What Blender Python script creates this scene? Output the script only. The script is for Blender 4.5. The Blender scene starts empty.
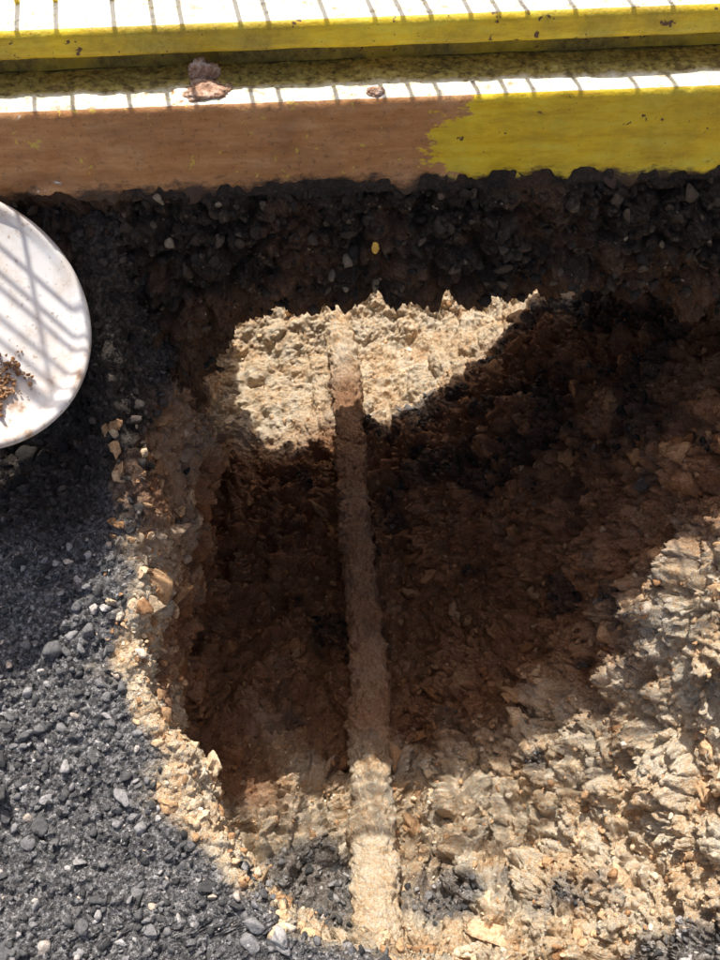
import bpy, bmesh, math, numpy as np
from mathutils import Vector, Matrix
rng=np.random.default_rng(7)
scn=bpy.context.scene
# ---------------------------------------------------------------- noise
def _h(ix,iy,iz,seed):
    n=(ix.astype(np.int64)*374761393+iy.astype(np.int64)*668265263+iz.astype(np.int64)*2147483647+seed*1274126177)&0xffffffff
    n=((n^(n>>13))*1274126177)&0xffffffff
    n=((n^(n>>15))*2246822519)&0xffffffff
    return ((n^(n>>16))&0xffffff)/float(0xffffff)
def vn(P,f,seed=0):
    Q=P*f+seed*17.31; I=np.floor(Q); F=Q-I; F=F*F*(3-2*F); I=I.astype(np.int64)
    r=0
    for a in (0,1):
        wx=F[:,0] if a else 1-F[:,0]
        for b in (0,1):
            wy=F[:,1] if b else 1-F[:,1]
            for c in (0,1):
                wz=F[:,2] if c else 1-F[:,2]
                r=r+wx*wy*wz*_h(I[:,0]+a,I[:,1]+b,I[:,2]+c,seed)
    return r*2-1
def fbm(P,f,o=4,seed=0,g=.5):
    r=0;a=1;s=0
    for i in range(o):
        r=r+a*vn(P,f*2.03**i,seed+i); s+=a; a*=g
    return r/s
def worley(P,f,seed=0):
    Q=P*f+seed*3.7; I=np.floor(Q).astype(np.int64); F=Q-I
    d1=np.full(len(P),9.);d2=np.full(len(P),9.);cid=np.zeros(len(P))
    for a in (-1,0,1):
        for b in (-1,0,1):
            for c in (-1,0,1):
                X,Y,Z=I[:,0]+a,I[:,1]+b,I[:,2]+c
                d=np.sqrt((a+_h(X,Y,Z,seed)-F[:,0])**2+(b+_h(X,Y,Z,seed+1)-F[:,1])**2+(c+_h(X,Y,Z,seed+2)-F[:,2])**2)
                k=_h(X,Y,Z,seed+3)
                m=d<d1
                d2=np.where(m,d1,np.minimum(d2,d)); cid=np.where(m,k,cid); d1=np.where(m,d,d1)
    return d1,d2,cid
def ss(x,a,b):
    t=np.clip((x-a)/(b-a),0,1); return t*t*(3-2*t)
def clods(P,f,seed):
    J=P+np.stack([vn(P,f*1.3,seed+5),vn(P,f*1.3,seed+6),vn(P,f*1.3,seed+7)],1)*(.3/f)
    J=J+np.stack([vn(P,f*3.1,seed+8),vn(P,f*3.1,seed+9),vn(P,f*3.1,seed+10)],1)*(.12/f)
    d1,d2,c=worley(J,f,seed)
    return .6*(c*.8+.2)*ss(d2-d1,0,.35)+.55*(.25+.75*c)*np.sqrt(np.clip(1-(d1/.85)**2,0,1))-.42
# ---------------------------------------------------------------- terrain shape
def xL(y): return np.interp(y,[-5,.12,.2,.264,.4,.56,.85,1.0,1.8,2.6],[.5,.3,.06,-.10,-.24,-.315,-.315,-.31,-.38,-.46])
XC=[-.6,-.3,-.22,-.1,0,.14,.3,.4,.5,.6,.8,1.3]
ROWS=[(.10,[-.25,-.25,-.3,-.34,-.34,-.34,-.3,-.25,-.18,-.1,-.02,0]),
(.3,[-.30,-.30,-.36,-.42,-.43,-.42,-.36,-.3,-.2,-.1,0,0]),
(.5,[-.36,-.36,-.42,-.47,-.5,-.5,-.4,-.3,-.16,-.02,.08,.1]),
(.7,[-.38,-.38,-.42,-.48,-.52,-.51,-.40,-.26,.03,.22,.28,.28]),
(.95,[-.45,-.45,-.48,-.54,-.56,-.54,-.40,-.20,.08,.28,.5,.55]),
(1.2,[-.52,-.52,-.54,-.54,-.54,-.46,-.27,-.12,0.03,.2,.5,.6]),
(1.45,[-.56,-.56,-.56,-.53,-.49,-.40,-.24,-.12,-.05,.08,.5,.6]),
(1.6,[-.55,-.55,-.55,-.51,-.48,-.44,-.31,-.20,-.10,.05,.5,.6]),
(1.8,[-.50,-.50,-.50,-.49,-.47,-.44,-.36,-.27,-.2,.0,.5,.6]),
(2.1,[-.2,-.2,-.2,-.2,-.22,-.2,-.18,-.15,-.1,.1,.5,.6]),
(2.6,[.5]*11+[.6]),(3.2,[.6]*12)]
RY=np.array([r[0] for r in ROWS]); RT=np.array([r[1] for r in ROWS])
def floor_h(x,y):
    cols=np.stack([np.interp(y,RY,RT[:,j]) for j in range(len(XC))],0)
    XCa=np.array(XC); xi=np.clip(x,XCa[0],XCa[-1]-1e-6)
    k=np.clip(np.searchsorted(XCa,xi,side='right')-1,0,len(XCa)-2)
    t=(xi-XCa[k])/(XCa[k+1]-XCa[k]); n=np.arange(len(x))
    return cols[k,n]*(1-t)+cols[k+1,n]*t
def bank(x,y):
    b=np.interp(y,[.2,.4,.55,.66,.78,.86,.93,1.03],[0,.07,.15,.22,.27,.36,.48,.62])
    dent=.13*ss(-x,.33,.40)*np.exp(-((y-.91)/.08)**2)
    return np.minimum(b-dent,.62)
def pitmask(x,y):
    w=.045*fbm(np.stack([x,y,0*x],1),8,3,3)+.018*fbm(np.stack([x,y,0*x],1),36,3,13)
    mL=ss(x+w,xL(y)-.005,xL(y)+.045)
    yF=np.interp(x,[-.2,0,.2,.5,.9,1.5],[.25,.21,.12,.0,-.1,-.1])
    mF=ss(y+w,yF,yF+.13)
    mB=1-ss(y,2.5,2.8)
    mR=1-ss(x,1.0,1.4)
    return mL*mF*mB*mR
def axis(a,b,step,lo,hi):
    c=list(np.arange(a,b+step/2,step)); s=step
    v=c[-1]; n1=0;n0=len(c)
    while v<hi: s*=1.22; v+=s; c.append(v); n1+=1
    s=step; v=c[0]; pre=[]
    while v>lo: s*=1.22; v-=s; pre.append(v)
    return np.array(pre[::-1]+c), len(pre), len(pre)+n0
gx,i0,i1=axis(-.70,.70,.0020,-70,70); gy,_a,_b=axis(.04,2.05,.0030,-70,80)
X,Y=np.meshgrid(gx,gy); x=X.ravel(); y=Y.ravel()
mm=pitmask(x,y)
Zg=(bank(x,y)*(1-mm)+floor_h(x,y)*mm).reshape(X.shape)
def blur(A,k):
    for _ in range(k):
        A[1:-1,1:-1]=(A[1:-1,1:-1]*2+A[:-2,1:-1]+A[2:,1:-1]+A[1:-1,:-2]+A[1:-1,2:])/6
    return A
Zg=blur(Zg,9)
px_=np.interp(y,[.1,.4,.75,1.2,1.6,2.0,2.5],[.005,.004,.0,-.012,-.028,-.04,-.05])
ridge=.045*np.exp(-((x-px_)/.06)**2)*ss(y,.3,.7)*ss(-y,-2.0,-1.7)
PF=np.stack([x,y*.28,0*x],1)
furrow=.065*fbm(PF,9,3,131)+.03*np.abs(fbm(PF,22,2,141))
furrow=furrow*(.35+.65*ss(np.abs(x-px_),.03,.10))
hol=-.08*np.exp(-((x-.27)**2+((y-1.02)/1.5)**2)/.08**2)-.05*np.exp(-((x-.10)**2+((y-.72)/1.6)**2)/.05**2)-.04*np.exp(-((x+.17)**2+((y-1.0)/1.8)**2)/.07**2)
z0=Zg.ravel()+(ridge+(furrow+hol)*ss(mm,.6,1)*(1-.5*ss(y,1.5,1.7)))*ss(-y,-2.4,-2.0)*ss(-np.abs(x),-1.0,-.7)
Zr=z0.reshape(X.shape).copy(); Xr=X.copy()
for j in range(len(gy)):
    xs_=X[j,i0:i1]; zs_=Zr[j,i0:i1]
    s_=np.concatenate([[0],np.cumsum(np.hypot(np.diff(xs_),np.diff(zs_)*.95))])
    t_=np.linspace(0,s_[-1],i1-i0)
    Xr[j,i0:i1]=np.interp(t_,s_,xs_); Zr[j,i0:i1]=np.interp(t_,s_,zs_)
x=Xr.ravel(); zf=Zr.ravel()
mm=pitmask(x,y)
und=-.075*ss(-zf,-.06,.16)*(1-ss(x,xL(y)+.03,xL(y)+.24))*mm*ss(y,.32,.5)*ss(-y,-2.0,-1.8)*(1+.5*vn(np.stack([x*0,y,zf],1),11,9))
P=np.stack([x+und,y,zf],1)
def grid_normals(P,shape):
    G=P.reshape(shape+(3,)); du=np.gradient(G,axis=1); dv=np.gradient(G,axis=0)
    n=np.cross(du,dv); n/=np.linalg.norm(n,axis=2,keepdims=True)+1e-12
    return n.reshape(-1,3)
def smooth_normals(P,shape,k):
    n=grid_normals(P,shape).reshape(shape+(3,))
    for _ in range(k):
        n[1:-1,1:-1]=(n[1:-1,1:-1]*2+n[:-2,1:-1]+n[2:,1:-1]+n[1:-1,:-2]+n[1:-1,2:])/6
    n/=np.linalg.norm(n,axis=2,keepdims=True)+1e-12
    return n.reshape(-1,3)
N=smooth_normals(P,X.shape,8)
fine=ss(-np.maximum(np.abs(x)-.9,0),-1.5,0)*ss(-np.abs(y-1),-3,-1.1)
pk=.25+.75*mm
back=1-.45*ss(y,1.45,1.6)
onpipe=1-.6*np.exp(-((x-px_)/.05)**2)*mm
D=.050*fbm(P,5,3,11)*(.2+.8*mm)*onpipe
D+=.048*clods(P,13,21)*(.12+.88*mm)*onpipe+.030*clods(P,30,31)*pk*back
D+=.016*clods(P,64,41)*(.4+.6*mm)*back
D+=.014*fbm(P,40,4,51,.62)*(.45+.55*mm)
D=D*fine*back
P=P+N*D[:,None]
N=smooth_normals(P,X.shape,3)
P=P+N*((.0070*clods(P,128,61)+.0040*fbm(P,170,2,71,.7))*fine)[:,None]
def make_grid(name,P,shape,attrs={}):
    r,c=shape
    i=np.arange((r-1)*(c-1)); a=(i//(c-1))*c+i%(c-1)
    F=np.stack([a,a+1,a+c+1,a+c],1)
    me=bpy.data.meshes.new(name)
    me.vertices.add(len(P)); me.vertices.foreach_set('co',P.astype(np.float32).ravel())
    me.loops.add(F.size); me.loops.foreach_set('vertex_index',F.ravel().astype(np.int32))
    me.polygons.add(len(F)); me.polygons.foreach_set('loop_start',(np.arange(len(F))*4).astype(np.int32))
    me.polygons.foreach_set('use_smooth',np.ones(len(F),bool))
    me.update(calc_edges=True); me.validate()
    for k,v in attrs.items():
        at=me.attributes.new(k,'FLOAT','POINT'); at.data.foreach_set('value',v.astype(np.float32))
    ob=bpy.data.objects.new(name,me); scn.collection.objects.link(ob)
    return ob
nz=fbm(P,12,4,81); nz2=fbm(P,5,3,85)
d_rim=xL(y)-x
dark=ss(d_rim+.08*nz,-.012,.03)
dark=np.maximum(dark,ss(P[:,2]+.05*nz,.25,.33)*ss(-x,.05,.2)*ss(-y,-1.5,-1.3))
dark=np.maximum(dark,ss(-y+.05*nz+np.interp(x,[-.2,0,.2,.5,.9],[.25,.22,.11,-.05,-.2]),-.06,.0))
def blob(cx,cy,r,rx=1): return np.exp(-(((x-cx)/rx)**2+(y-cy)**2)/r**2)
sp=blob(-.11,.45,.10)+.9*blob(.12,.42,.07,1.4)+.7*blob(.33,.36,.06,1.3)+1.3*blob(.47,.20,.11)+.5*blob(.0,.34,.08)+.7*blob(.3,.62,.05)  # near right corner blob is a shadow put in as dark soil colour
dark=np.maximum(dark,ss(sp+.6*nz,.42,.8)*.85)
dark=np.maximum(dark,.7*ss(nz+.26*ss(y,.95,1.2)*ss(x,.0,.2)*ss(P[:,2],-.5,-.3),.13,.32)*mm*ss(y,.6,.8))
dark=np.where((y>1.58),dark*.05,dark)
rear=ss(-y+.12*nz2,-1.66,-1.48)  # darkened tone stops at the sunlit far slope
shade_wet=ss(-P[:,2]+.10*nz+.12*nz2,.0,.25)*ss(y+.10*nz2,.60,.78)*rear  # shade of pit and tunnel put into the soil colour, with some damp
shade_wet=np.maximum(shade_wet,ss(y+.08*nz,.70,.84)*rear)*mm
wall=ss(-d_rim+.03*nz,.012,.035)*(1-ss(-d_rim,.10,.22))*ss(-P[:,2]+.06*nz,-.13,-.05)*ss(y+.08*nz,.50,.62)*rear  # left wall's shade under the rim, also put into the colour
shade_wet=np.maximum(shade_wet,wall)
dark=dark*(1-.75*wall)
bankm=ss(y+.08*nz,.68,.82)*(1-mm)*ss(-x,-.1,.1)*rear  # bank below the beam darkened by colour, for its shade
shade_wet=np.maximum(shade_wet,bankm)
terrain=make_grid('ground',P,X.shape,{'dark':dark,'shade_wet':shade_wet})
# ---------------------------------------------------------------- material helpers
def mat(name):
    m=bpy.data.materials.new(name); m.use_nodes=True; nt=m.node_tree
    b=nt.nodes['Principled BSDF']; b.inputs['Roughness'].default_value=.9
    return m,nt,b
def noise(nt,sc,det=4,rough=.6,vec=None):
    n=nt.nodes.new('ShaderNodeTexNoise'); n.inputs['Scale'].default_value=sc; n.inputs['Detail'].default_value=det; n.inputs['Roughness'].default_value=rough
    if vec is None:
        tc=nt.nodes.new('ShaderNodeTexCoord'); vec=tc.outputs['Object']
    nt.links.new(vec,n.inputs['Vector']); return n.outputs['Fac']
def ramp(nt,fac,stops):
    r=nt.nodes.new('ShaderNodeValToRGB'); e=r.color_ramp.elements
    while len(e)<len(stops): e.new(.5)
    for i,(p,c) in enumerate(stops):
        e[i].position=p; e[i].color=(*c,1)
    nt.links.new(fac,r.inputs[0]); return r.outputs[0]
def g(v): return (v,v,v)
def attr(nt,n):
    a=nt.nodes.new('ShaderNodeAttribute'); a.attribute_name=n; return a.outputs['Fac']
def math_(nt,op,a,b_=None,c=None):
    n=nt.nodes.new('ShaderNodeMath'); n.operation=op
    for i,v in enumerate((a,b_,c)):
        if v is None: continue
        if isinstance(v,(int,float)): n.inputs[i].default_value=v
        else: nt.links.new(v,n.inputs[i])
    return n.outputs[0]
def mix(nt,f,a,b,mode='MIX'):
    n=nt.nodes.new('ShaderNodeMix'); n.data_type='RGBA'; n.blend_type=mode
    for s,v in ((n.inputs['Factor'],f),(n.inputs[6],a),(n.inputs[7],b)):
        if isinstance(v,(int,float)): s.default_value=v
        elif isinstance(v,tuple): s.default_value=(*v,1)
        else: nt.links.new(v,s)
    return n.outputs[2]
def bump(nt,b,h,st,dist,prev=None):
    n=nt.nodes.new('ShaderNodeBump'); n.inputs['Strength'].default_value=st; n.inputs['Distance'].default_value=dist
    nt.links.new(h,n.inputs['Height'])
    if prev: nt.links.new(prev,n.inputs['Normal'])
    nt.links.new(n.outputs[0],b.inputs['Normal']); return n.outputs[0]
CLAY=[(.30,(.44,.21,.09)),(.40,(.80,.50,.26)),(.48,(.95,.73,.48)),(.58,(.97,.87,.70))]
SHADE_WET=[(.28,(.16,.062,.026)),(.42,(.36,.155,.068)),(.54,(.54,.27,.135)),(.68,(.70,.47,.31))]  # darker copy of the clay for shaded, partly damp ground
DARK=[(.30,(.028,.027,.027)),(.45,(.115,.11,.112)),(.55,(.28,.272,.278)),(.66,(.70,.68,.67))]
SHADE_DWET=[(.30,(.014,.0105,.008)),(.5,(.060,.045,.035)),(.62,(.16,.125,.10)),(.78,(.42,.34,.29))]  # darker copy of the rubble for shaded ground
def soil(name,clay=CLAY,shade_wet=SHADE_WET,dk=DARK,dw=SHADE_DWET):
    m,nt,b=mat(name)
    n1=noise(nt,14,4,.65); n2=noise(nt,170,3,.75)
    av=math_(nt,'MULTIPLY_ADD',n2,.55,math_(nt,'MULTIPLY',n1,.45))
    nd_=noise(nt,150,4,.78)
    w=attr(nt,'shade_wet')
    c=mix(nt,w,ramp(nt,av,clay),ramp(nt,av,shade_wet))
    d=mix(nt,w,ramp(nt,nd_,dk),ramp(nt,nd_,dw))
    nt.links.new(mix(nt,attr(nt,'dark'),c,d),b.inputs['Base Color'])
    rg=math_(nt,'MULTIPLY_ADD',w,-.42,.92); nt.links.new(rg,b.inputs['Roughness'])
    p=bump(nt,b,nd_,1.,.010)
    bump(nt,b,noise(nt,430,2,.7),.9,.004,p)
    return m
terrain.data.materials.append(soil('soil_clay_and_rubble'))
# ---------------------------------------------------------------- soil bank above tunnel
YF,YB=1.0,1.80
fx,_a,_b=axis(-.62,.62,.0036,-6,6)
def zr(x): return np.interp(x,[-.6,-.42,-.36,-.31,-.26,-.22,-.17,-.11,0,.2,.35,.52,.68,.8,.95],[-.5,-.4,-.1,.10,.21,.28,.34,.378,.398,.40,.385,.35,.26,-.0,-.4])
ns1,ns2,ns3=84,110,20
rows=[]
zb=zr(fx)+.022*fbm(np.stack([fx,fx*0,fx*0],1),10,4,5,.6)
for i in range(10):
    t=i/10; rows.append(np.stack([fx,np.full_like(fx,YB-t*(YB-YF)),np.full_like(fx,.622)],1))
for i in range(ns1):
    t=i/(ns1-1); zz=.622*(1-t)+zb*t
    yy=YF+.002-.03*math.sin(t*math.pi)**.8+.015*t+.045*np.clip((t-.85)/.15,0,1)**2
    rows.append(np.stack([fx,yy+0*fx,zz],1))
for i in range(1,ns2):
    t=i/(ns2-1); yy=(YF+.062)*(1-t)+YB*t
    rows.append(np.stack([fx,np.full_like(fx,yy),zb+.03*np.sin(t*math.pi)],1))
for i in range(1,ns3):
    t=i/(ns3-1); rows.append(np.stack([fx,np.full_like(fx,YB+.0),zb*(1-t)+.622*t],1))
R=np.array(rows); shp=R.shape[:2]; FP=R.reshape(-1,3)
FN=-smooth_normals(FP,shp,4)
topm=np.maximum(np.where(FP[:,2]>.6,.0,1.)*ss(-FP[:,2],-.63,-.58),0)
nearf=ss(-np.abs(FP[:,0]),-1.6,-.8)
ctr=np.array([0,1.4,.52])
dd=(.028*fbm(FP,7,3,5)+.034*clods(FP,19,15)+.018*clods(FP,50,25)+.008*clods(FP,115,27)+.007*fbm(FP,90,3,35))*topm*nearf
out=np.sign((FN*(FP-ctr)*np.array([0,1,1])).sum(1,keepdims=True)); out[out==0]=1
dirv=FN*out
FP=FP+dirv*dd[:,None]
fn=fbm(FP,16,4,7); fn2=fbm(FP,6,3,17)
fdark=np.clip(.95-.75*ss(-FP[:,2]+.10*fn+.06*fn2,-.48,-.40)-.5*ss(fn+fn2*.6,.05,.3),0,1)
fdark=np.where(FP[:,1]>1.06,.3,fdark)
foot=make_grid('soil_bank',FP,shp,{'dark':fdark,'shade_wet':np.full(len(FP),1.)})
BANK_CLAY=[(a,tuple(v*.40 for v in c)) for a,c in SHADE_WET]; BANK_DARK=[(a,tuple(v*.48*k for v,k in zip(c,(1.1,.95,.8)))) for a,c in SHADE_DWET]
foot.data.materials.append(soil('soil_bank_mat',shade_wet=BANK_CLAY,dw=BANK_DARK))
# ---------------------------------------------------------------- beam
def extrude_profile(name,prof,x0,x1,step,parent=None,amp=.0015,seed=0,lowrag=0):
    pts=[]
    for i in range(len(prof)):
        a=np.array(prof[i]); b=np.array(prof[(i+1)%len(prof)])
        L=np.linalg.norm(b-a); k=max(1,int(L/.0035))
        for j in range(k): pts.append(a+(b-a)*j/k)
    pts.append(pts[0]); pts=np.array(pts)
    xs,_a,_b=axis(x0,x1,step,-5,5)
    A=np.zeros((len(pts),len(xs),3)); A[:,:,0]=xs[None]; A[:,:,1]=pts[:,0:1]; A[:,:,2]=pts[:,1:2]
    Q=A.reshape(-1,3).copy()
    c=np.array([0,*np.mean(np.array(prof),0)])
    v=(Q-c)*np.array([0,1,1]); v/=np.linalg.norm(v,axis=1,keepdims=True)+1e-9
    d=amp*fbm(Q,30,4,seed+3)+amp*.8*fbm(Q,8,2,seed+9)
    Q0=Q.copy()
    if lowrag:
        d=d+.0026*np.clip(fbm(Q,60,3,seed+15)-.1,0,1)*2
        d=d+.010*np.clip(fbm(Q,22,4,seed+25)-.10,0,1)*ss(-Q[:,0],-.10,.0)
        lo=ss(-Q[:,2],-(lowrag+.028),-lowrag)*(Q[:,1]<1.03)
        rag=fbm(Q*np.array([1,0,.4]),15,5,44,.65)*1.7
        Q[:,2]-=lo*np.clip(rag,-.7,1)*.024
        Q[:,1]-=lo*(np.clip(fbm(Q0,35,3,47)+.2,0,1))*.016
    Q=Q+v*d[:,None]
    ob=make_grid(name,Q,A.shape[:2])
    if parent: ob.parent=parent
    return ob
beam=bpy.data.objects.new('yellow_painted_beam',None); scn.collection.objects.link(beam)
low=[(1.0,.608),(1.0,.712),(1.004,.719),(1.012,.721),(1.16,.721),(1.16,.608)]
up=[(1.053,.756),(1.049,.760),(1.049,.783),(1.054,.789),(1.15,.789),(1.15,.756)]
mid=[(1.088,.7235),(1.088,.7545),(1.14,.7545),(1.14,.7235)]
b1=extrude_profile('lower_rail',low,-.85,.85,.0034,beam,.0030,1,lowrag=.608)
b2=extrude_profile('upper_rail',up,-.85,.85,.005,beam,.0014,2)
b3=extrude_profile('web',mid,-.85,.85,.007,beam,.002,3)
def paint(name,mud,grime=.5):
    m,nt,b=mat(name)
    tc=nt.nodes.new('ShaderNodeTexCoord'); ob=tc.outputs['Object']
    st=nt.nodes.new('ShaderNodeMapping'); st.inputs['Scale'].default_value=(.5,1,2.5); nt.links.new(ob,st.inputs[0])
    n=noise(nt,25,5,.7,st.outputs[0]); n2=noise(nt,9,5,.65); n3=noise(nt,130,4,.7); n4=noise(nt,55,3,.6)
    s=nt.nodes.new('ShaderNodeSeparateXYZ'); nt.links.new(ob,s.inputs[0])
    yel=ramp(nt,n,[(.3,(.70,.43,.012)),(.5,(.97,.67,.02)),(.7,(.98,.80,.08))])
    grim=ramp(nt,n3,[(.3,(.12,.08,.02)),(.7,(.42,.32,.08))])
    yel=mix(nt,ramp(nt,n2,[(.5-.25*grime,g(0)),(.78-.2*grime,g(min(1,grime*1.3)))]),yel,grim)
    yel=mix(nt,ramp(nt,n4,[(.66,g(0)),(.69,g(1))]),yel,(.13,.06,.03))
    yel=mix(nt,ramp(nt,n3,[(.66,g(0)),(.70,g(1))]),yel,(.10,.05,.025))
    if mud:
        mp=nt.nodes.new('ShaderNodeMapping'); mp.inputs['Scale'].default_value=(.8,1,1.8); nt.links.new(ob,mp.inputs[0])
        nn=noise(nt,30,6,.72,mp.outputs[0])
        a=math_(nt,'MULTIPLY_ADD',nn,-.17,s.outputs[0])
        zz=math_(nt,'ABSOLUTE',math_(nt,'SUBTRACT',s.outputs[2],.655))
        k=math_(nt,'MULTIPLY_ADD',zz,-.9,a)
        f=ramp(nt,math_(nt,'ADD',k,.5),[(.500,g(1)),(.507,g(0))])
        br=ramp(nt,n,[(.3,(.42,.18,.056)),(.5,(.58,.275,.100)),(.72,(.72,.40,.18))])
        br=mix(nt,ramp(nt,n3,[(.56,g(0)),(.68,g(.6))]),br,(.16,.075,.035))
        br=mix(nt,ramp(nt,n2,[(.5,g(0)),(.7,g(.45))]),br,(.26,.13,.06))
        fl=ramp(nt,n4,[(.645,g(0)),(.665,g(1))])
        br=mix(nt,fl,br,(.70,.48,.09))
        yel=mix(nt,f,yel,br)
        z=math_(nt,'MULTIPLY_ADD',nn,.07,s.outputs[2])
        f2=ramp(nt,z,[(.644,g(1)),(.656,g(0))])
        yel=mix(nt,f2,yel,(.07,.036,.018))
    ge=nt.nodes.new('ShaderNodeNewGeometry'); s2=nt.nodes.new('ShaderNodeSeparateXYZ'); nt.links.new(ge.outputs['True Normal'],s2.inputs[0])
    up_=ramp(nt,s2.outputs[2],[(.75,g(0)),(.92,g(1))])
    sunlit_top=ramp(nt,n3,[(.3,(.45,.36,.16)),(.40,(.88,.80,.50)),(.5,(.93,.90,.76))])  # overexposed sun on upward faces, put into the paint as pale colour
    sunlit_top=mix(nt,ramp(nt,n4,[(.58,g(0)),(.68,g(.7))]),sunlit_top,(.28,.2,.09))
    if mud:
        yy=math_(nt,'MULTIPLY_ADD',n4,.02,s.outputs[1])
        gr=ramp(nt,n3,[(.35,(.12,.085,.03)),(.5,(.50,.38,.07)),(.65,(.74,.60,.18))])
        gr=mix(nt,ramp(nt,n4,[(.54,g(0)),(.64,g(.7))]),gr,(.14,.09,.045))
        sunlit_top=mix(nt,ramp(nt,math_(nt,'SUBTRACT',yy,.5),[(.540,g(0)),(.550,g(.95))]),sunlit_top,gr)  # sun paleness ends at the upper rail's shade; dirty paint behind
    col=mix(nt,up_,yel,sunlit_top)
    nt.links.new(col,b.inputs['Base Color']); b.inputs['Roughness'].default_value=.5
    p=bump(nt,b,n3,.5,.003); bump(nt,b,n2,.5,.008,p)
    return m
pm=paint('yellow_paint_muddy',True,.35); pp=paint('yellow_paint',False,.55); pg=paint('yellow_paint_grime_shade',False,1.)  # web: heavy grime also paints the shadow gap under the upper rail
b1.data.materials.append(pm); b2.data.materials.append(pp); b3.data.materials.append(pg)
# ---------------------------------------------------------------- fence
def boxes(name,L,parent=None):
    bm=bmesh.new()
    for (x0,x1,y0,y1,z0,z1) in L:
        r=bmesh.ops.create_cube(bm,size=1)
        bmesh.ops.scale(bm,vec=(x1-x0,y1-y0,z1-z0),verts=r['verts'])
        bmesh.ops.translate(bm,vec=((x0+x1)/2,(y0+y1)/2,(z0+z1)/2),verts=r['verts'])
    me=bpy.data.meshes.new(name); bm.to_mesh(me); bm.free()
    o=bpy.data.objects.new(name,me); scn.collection.objects.link(o)
    if parent: o.parent=parent
    return o
fence=bpy.data.objects.new('steel_mesh_fence',None); scn.collection.objects.link(fence)
L=[]
xx=-2.4
while xx<2.4:
    w=.0024; L.append((xx-w,xx+w,1.118,1.1236,.786,1.50)); xx+=rng.choice([.032,.045,.055,.066])
fb=boxes('upright_wires',L,fence)
L=[]
for z in (1.20,1.27,1.31,1.39,1.45): L.append((-2.4,2.4,1.124,1.129,z-.0026,z+.0026))
fc=boxes('cross_wires',L,fence)
fd=boxes('frame',[(-2.44,-2.4,1.10,1.14,.791,1.53),(2.4,2.44,1.10,1.14,.791,1.53),(-2.4,2.4,1.115,1.13,1.501,1.511)],fence)
for o in (fb,fc,fd): o.data.materials.append(pp)
# ---------------------------------------------------------------- pipe
def pipe():
    pts=[(.005,.10,-.375),(.004,.4,-.41),(.0,.75,-.435),(-.012,1.2,-.435),(-.028,1.6,-.425),(-.04,1.9,-.36),(-.05,2.5,-.10)]
    pts=np.array(pts); t=np.linspace(0,1,600); yy=pts[0,1]+t*(pts[-1,1]-pts[0,1])
    cx=np.interp(yy,pts[:,1],pts[:,0]); cz=np.interp(yy,pts[:,1],pts[:,2])
    k=np.ones(31)/31
    cx=np.convolve(np.pad(cx,15,'edge'),k,'valid'); cz=np.convolve(np.pad(cz,15,'edge'),k,'valid')
    cx=cx+.004*np.sin(yy*9); cz=cz+.005*np.sin(yy*7+1)
    th=np.linspace(0,2*math.pi,97)
    r=np.interp(yy,[.1,.7,1.5,2.5],[.034,.036,.034,.028])[:,None,None]
    A=np.zeros((len(yy),97,3)); nrm=np.zeros_like(A); nrm[:,:,0]=np.cos(th)[None]; nrm[:,:,2]=np.sin(th)[None]
    A[:,:,0]=cx[:,None]; A[:,:,1]=yy[:,None]; A[:,:,2]=cz[:,None]
    A=A+nrm*r
    Q=A.reshape(-1,3); n=nrm.reshape(-1,3)
    mud=np.clip(fbm(Q,9,4,91)+.10,0,1)*.024+.006*fbm(Q,60,3,92)+.010*clods(Q,38,93)+.005*clods(Q,105,95)
    Q=Q+n*mud[:,None]
    w=ss(yy+.0,.62,.72)*ss(-yy,-1.75,-1.55)*.85  # shaded stretch of the pipe, darkened by colour
    return make_grid('buried_pipe',Q,A.shape[:2],{'shade_wet':np.repeat(w,97),'dark':np.clip(.35*ss(fbm(Q,20,3,99),.15,.35),0,1)*np.repeat(ss(-yy,-1.6,-1.4)*ss(yy,.5,.7),97)})
pi=pipe(); pi.data.materials.append(soil('mud_coated_pipe'))
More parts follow.
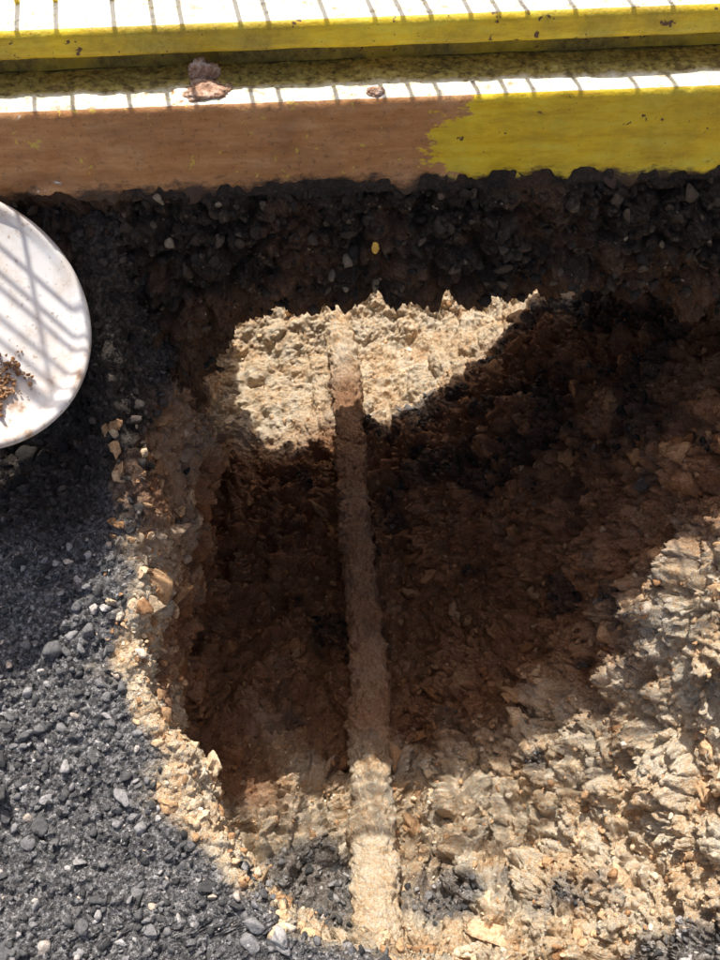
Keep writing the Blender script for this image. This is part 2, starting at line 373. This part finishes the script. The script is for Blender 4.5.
# ---------------------------------------------------------------- stones
def ico(sub):
    bm=bmesh.new(); bmesh.ops.create_icosphere(bm,subdivisions=sub,radius=1)
    V=np.array([v.co[:] for v in bm.verts]); F=np.array([[v.index for v in f.verts] for f in bm.faces]); bm.free(); return V,F
V1,F1=ico(3); V0,F0=ico(2)
def scatter(name,srcP,srcN,count,smin,smax,pw,seed,V,F,rough=.35,sink=.25,shade_wetv=None,cuts=7):
    r=np.random.default_rng(seed)
    idx=r.integers(0,len(srcP),count)
    s=smin+(smax-smin)*r.random(count)**pw
    tint=np.repeat(r.random(count),len(V))
    q=r.normal(size=(count,4)); q/=np.linalg.norm(q,axis=1,keepdims=True)
    w,a,b_,c_=q.T
    M=np.stack([1-2*(b_*b_+c_*c_),2*(a*b_-c_*w),2*(a*c_+b_*w),2*(a*b_+c_*w),1-2*(a*a+c_*c_),2*(b_*c_-a*w),2*(a*c_-b_*w),2*(b_*c_+a*w),1-2*(a*a+b_*b_)],1).reshape(-1,3,3)
    sc=r.uniform(.5,1.2,(count,3))
    Vb=V[None]*np.ones((count,1,1))
    nzv=(Vb+r.uniform(0,100,(count,1,3))).reshape(-1,3)
    d=vn(nzv,1.2,seed).reshape(count,-1)*rough*1.2+vn(nzv,3.5,seed+1).reshape(count,-1)*rough*.45
    Vb=Vb*(1+d[:,:,None])
    for _ in range(cuts):
        pl=r.normal(size=(count,1,3)); pl/=np.linalg.norm(pl,axis=2,keepdims=True)
        k=r.uniform(.35,.75,(count,1)); dot=(Vb*pl).sum(2); ex=np.clip(dot-k,0,None)
        Vb=Vb-pl*ex[:,:,None]
    Vb=Vb*1.25*sc[:,None]*s[:,None,None]
    Vb=np.einsum('nij,nkj->nki',M,Vb)
    Vb=Vb+srcP[idx][:,None]+srcN[idx][:,None]*(s*(1-2*sink)*.5)[:,None,None]
    VV=Vb.reshape(-1,3); FF=(F[None]+(np.arange(count)*len(V))[:,None,None]).reshape(-1,3)
    me=bpy.data.meshes.new(name)
    me.vertices.add(len(VV)); me.vertices.foreach_set('co',VV.astype(np.float32).ravel())
    me.loops.add(FF.size); me.loops.foreach_set('vertex_index',FF.ravel().astype(np.int32))
    me.polygons.add(len(FF)); me.polygons.foreach_set('loop_start',(np.arange(len(FF))*3).astype(np.int32))
    me.update(calc_edges=True)
    at=me.attributes.new('tint','FLOAT','POINT'); at.data.foreach_set('value',tint.astype(np.float32))
    wv=np.zeros(count) if shade_wetv is None else shade_wetv[idx]
    at=me.attributes.new('shade_wet','FLOAT','POINT'); at.data.foreach_set('value',np.repeat(wv,len(V)).astype(np.float32))
    o=bpy.data.objects.new(name,me); scn.collection.objects.link(o); return o
TN=grid_normals(P,X.shape)
reg=(np.abs(x)<.70)&(y>.04)&(y<2.05)
selD=reg&(dark>.5)
selC=reg&(dark<=.5)&((y<1.55)|(rng.random(len(x))<.3))
def stonemat(name,stops,shade_wetmul,ns=200):
    m,nt,b=mat(name)
    c=ramp(nt,attr(nt,'tint'),stops); n=noise(nt,ns,4,.75)
    c=mix(nt,.8,c,ramp(nt,n,[(.3,g(.35)),(.7,g(1.4))]),'MULTIPLY')
    c=mix(nt,attr(nt,'shade_wet'),c,mix(nt,1.0,c,shade_wetmul,'MULTIPLY'))  # stones take the same painted shade as the ground they lie on
    nt.links.new(c,b.inputs['Base Color']); bump(nt,b,n,.8,.003)
    return m
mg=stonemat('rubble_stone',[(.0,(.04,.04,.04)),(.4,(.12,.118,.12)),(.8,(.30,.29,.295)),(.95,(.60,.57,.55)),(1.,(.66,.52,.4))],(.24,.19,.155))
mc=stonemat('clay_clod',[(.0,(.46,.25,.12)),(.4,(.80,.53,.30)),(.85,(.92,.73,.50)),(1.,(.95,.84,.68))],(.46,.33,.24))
g1=scatter('gravel',P[selD],TN[selD],13000,.0013,.0080,3.4,1,V0,F0,shade_wetv=shade_wet[selD]); g1.data.materials.append(mg)
g2=scatter('asphalt_rubble',P[selD],TN[selD],420,.006,.016,2.6,2,V1,F1,sink=.4,shade_wetv=shade_wet[selD]); g2.data.materials.append(mg)
g3=scatter('clay_clods',P[selC],TN[selC],10000,.0018,.008,3.2,3,V0,F0,sink=.35,shade_wetv=shade_wet[selC]); g3.data.materials.append(mc)
g4=scatter('clay_lumps',P[selC],TN[selC],300,.010,.022,2.8,4,V1,F1,rough=.7,sink=.5,shade_wetv=shade_wet[selC],cuts=3); g4.data.materials.append(mc)
rim=reg&(np.abs(d_rim-.01)<.03)&(y>.6)&(y<.88)&(P[:,2]>.1)
g6=scatter('rim_stones',P[rim],TN[rim],60,.003,.012,2.2,14,V1,F1,rough=.6,sink=.35,cuts=5,shade_wetv=np.full(rim.sum(),.25))
g6.data.materials.append(mc)
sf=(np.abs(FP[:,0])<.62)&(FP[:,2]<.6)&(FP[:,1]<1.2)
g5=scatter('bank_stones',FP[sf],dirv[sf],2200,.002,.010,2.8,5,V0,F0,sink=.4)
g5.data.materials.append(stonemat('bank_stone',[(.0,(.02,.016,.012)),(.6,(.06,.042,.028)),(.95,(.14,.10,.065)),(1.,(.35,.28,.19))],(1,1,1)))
# ---------------------------------------------------------------- lid
def lid():
    R0=.158; prof=[(0,.0),(.6,.0),(.86,.0),(.90,.003),(.93,.009),(.965,.011),(1.0,.008),(1.005,.0),(1.0,-.010),(.985,-.010),(.98,.000),(.90,-.004),(.5,-.004),(0,-.004)]
    th=np.linspace(0,2*math.pi,161)
    A=np.zeros((len(prof),161,3))
    for i,(a,z) in enumerate(prof):
        A[i,:,0]=np.cos(th)*a*R0; A[i,:,1]=np.sin(th)*a*R0; A[i,:,2]=z+.003*np.sin(2*th+.6)*a*a
    return make_grid('lid_body',A.reshape(-1,3),A.shape[:2])
lidp=bpy.data.objects.new('bucket_lid',None); scn.collection.objects.link(lidp)
lo=lid(); lo.parent=lidp
m,nt,b=mat('dusty_white_plastic')
c=ramp(nt,noise(nt,13,5,.72),[(.34,(.50,.33,.22)),(.42,(.78,.70,.63)),(.56,(.90,.88,.86))])
c=mix(nt,ramp(nt,noise(nt,120,3,.7),[(.60,g(0)),(.68,g(.6))]),c,(.42,.28,.18))
nt.links.new(c,b.inputs['Base Color']); b.inputs['Roughness'].default_value=.45
lo.data.materials.append(m)
cen=Vector((-.465,.829,.561))
tocam=(Vector((0,0,1.3))-cen).normalized()
axisv=Vector((.62,-.30,-.75)); axisv=(axisv-tocam*axisv.dot(tocam)).normalized()
nrm=(Matrix.Rotation(math.radians(-22),3,axisv)@tocam)
nrm2=(Matrix.Rotation(math.radians(22),3,axisv)@tocam)
if nrm2.z>nrm.z: nrm=nrm2
lidp.rotation_euler=nrm.to_track_quat('Z','Y').to_euler(); lidp.location=cen
rr=np.random.default_rng(9)
bpy.context.view_layer.update()
Mi=np.array(lidp.rotation_euler.to_matrix())
target=np.array(Mi.T@np.array([.10,-.6,-.5])); target[2]=0; target/=np.linalg.norm(target)
k=1600
c0=target*.095
loc=np.stack([c0[0]+rr.normal(0,.030,k),c0[1]+rr.normal(0,.012,k),rr.random(k)*.005],1)
loc=loc[np.hypot(loc[:,0],loc[:,1])<.135]
wp=loc@Mi.T+np.array(cen)
so=scatter('soil_on_lid',wp,np.repeat(np.array([nrm]),len(wp),0),1500,.0006,.0036,2.4,12,V0,F0,shade_wetv=np.full(len(wp),.9))
so.data.materials.append(mc)
so.parent=lidp; so.matrix_parent_inverse=(Matrix.Translation(cen)@lidp.rotation_euler.to_matrix().to_4x4()).inverted()
# ---------------------------------------------------------------- little things on beam and bank
def chunk(name,loc,s,scl,material,seed):
    V,F=ico(5); V=V*(1+.55*fbm(V+seed*3.1,1.8,5,seed,.6)[:,None])*np.array(scl)*s
    me=bpy.data.meshes.new(name); me.from_pydata((V+np.array(loc)).tolist(),[],F.tolist()); me.update()
    for p_ in me.polygons: p_.use_smooth=True
    o=bpy.data.objects.new(name,me); scn.collection.objects.link(o); me.materials.append(material); return o
ms,nt,b=mat('mortar'); cc=ramp(nt,noise(nt,110,5,.75),[(.3,(.16,.07,.04)),(.5,(.48,.29,.19)),(.7,(.80,.68,.58))]); nt.links.new(cc,b.inputs['Base Color']); bump(nt,b,noise(nt,200,3,.7),.7,.004)
chunk('mortar_lump',(-.165,1.030,.720),.025,(1.2,.9,.38),ms,3)
chunk('mortar_lump',(-.168,1.055,.729),.014,(1.3,.7,1.1),ms,8)
chunk('mortar_lump',(.035,1.012,.721),.008,(1.3,.9,.8),ms,5)
my,nt,b=mat('yellow_flake'); b.inputs['Base Color'].default_value=(.8,.5,.1,1)
chunk('paint_flake',(.031,.952,.545),.0075,(.6,.3,1.2),my,6)
# ---------------------------------------------------------------- light
el=72; azx=-.055
s=Vector((azx,math.cos(math.radians(el)),math.sin(math.radians(el)))).normalized()
sd=bpy.data.lights.new('sun','SUN'); sd.energy=5; sd.angle=math.radians(.5); sd.color=(1,.95,.87)
so_=bpy.data.objects.new('sun',sd); scn.collection.objects.link(so_); so_.rotation_euler=s.to_track_quat('Z','Y').to_euler()
w=bpy.data.worlds.new('World'); scn.world=w; w.use_nodes=True; nt=w.node_tree
sk=nt.nodes.new('ShaderNodeTexSky'); sk.sky_type='NISHITA'; sk.sun_disc=False; sk.sun_elevation=math.radians(el); sk.sun_rotation=math.atan2(s.x,s.y)
sk.air_density=.7; sk.dust_density=5; sk.ozone_density=.2
nt.links.new(sk.outputs[0],nt.nodes['Background'].inputs[0]); nt.nodes['Background'].inputs[1].default_value=.145
# ---------------------------------------------------------------- camera
cd=bpy.data.cameras.new('camera'); cam=bpy.data.objects.new('camera',cd); scn.collection.objects.link(cam)
cd.sensor_fit='VERTICAL'; cd.sensor_height=36; cd.lens=18/math.tan(math.radians(27.5)); cd.clip_start=.02; cd.clip_end=500
cam.matrix_world=Matrix.Translation((0,0,1.3))@Matrix.Rotation(math.radians(37.5),4,'X')@Matrix.Rotation(math.radians(-2.2),4,'Z')
scn.camera=cam
scn.view_settings.view_transform='Standard'; scn.view_settings.look='None'; scn.view_settings.exposure=0
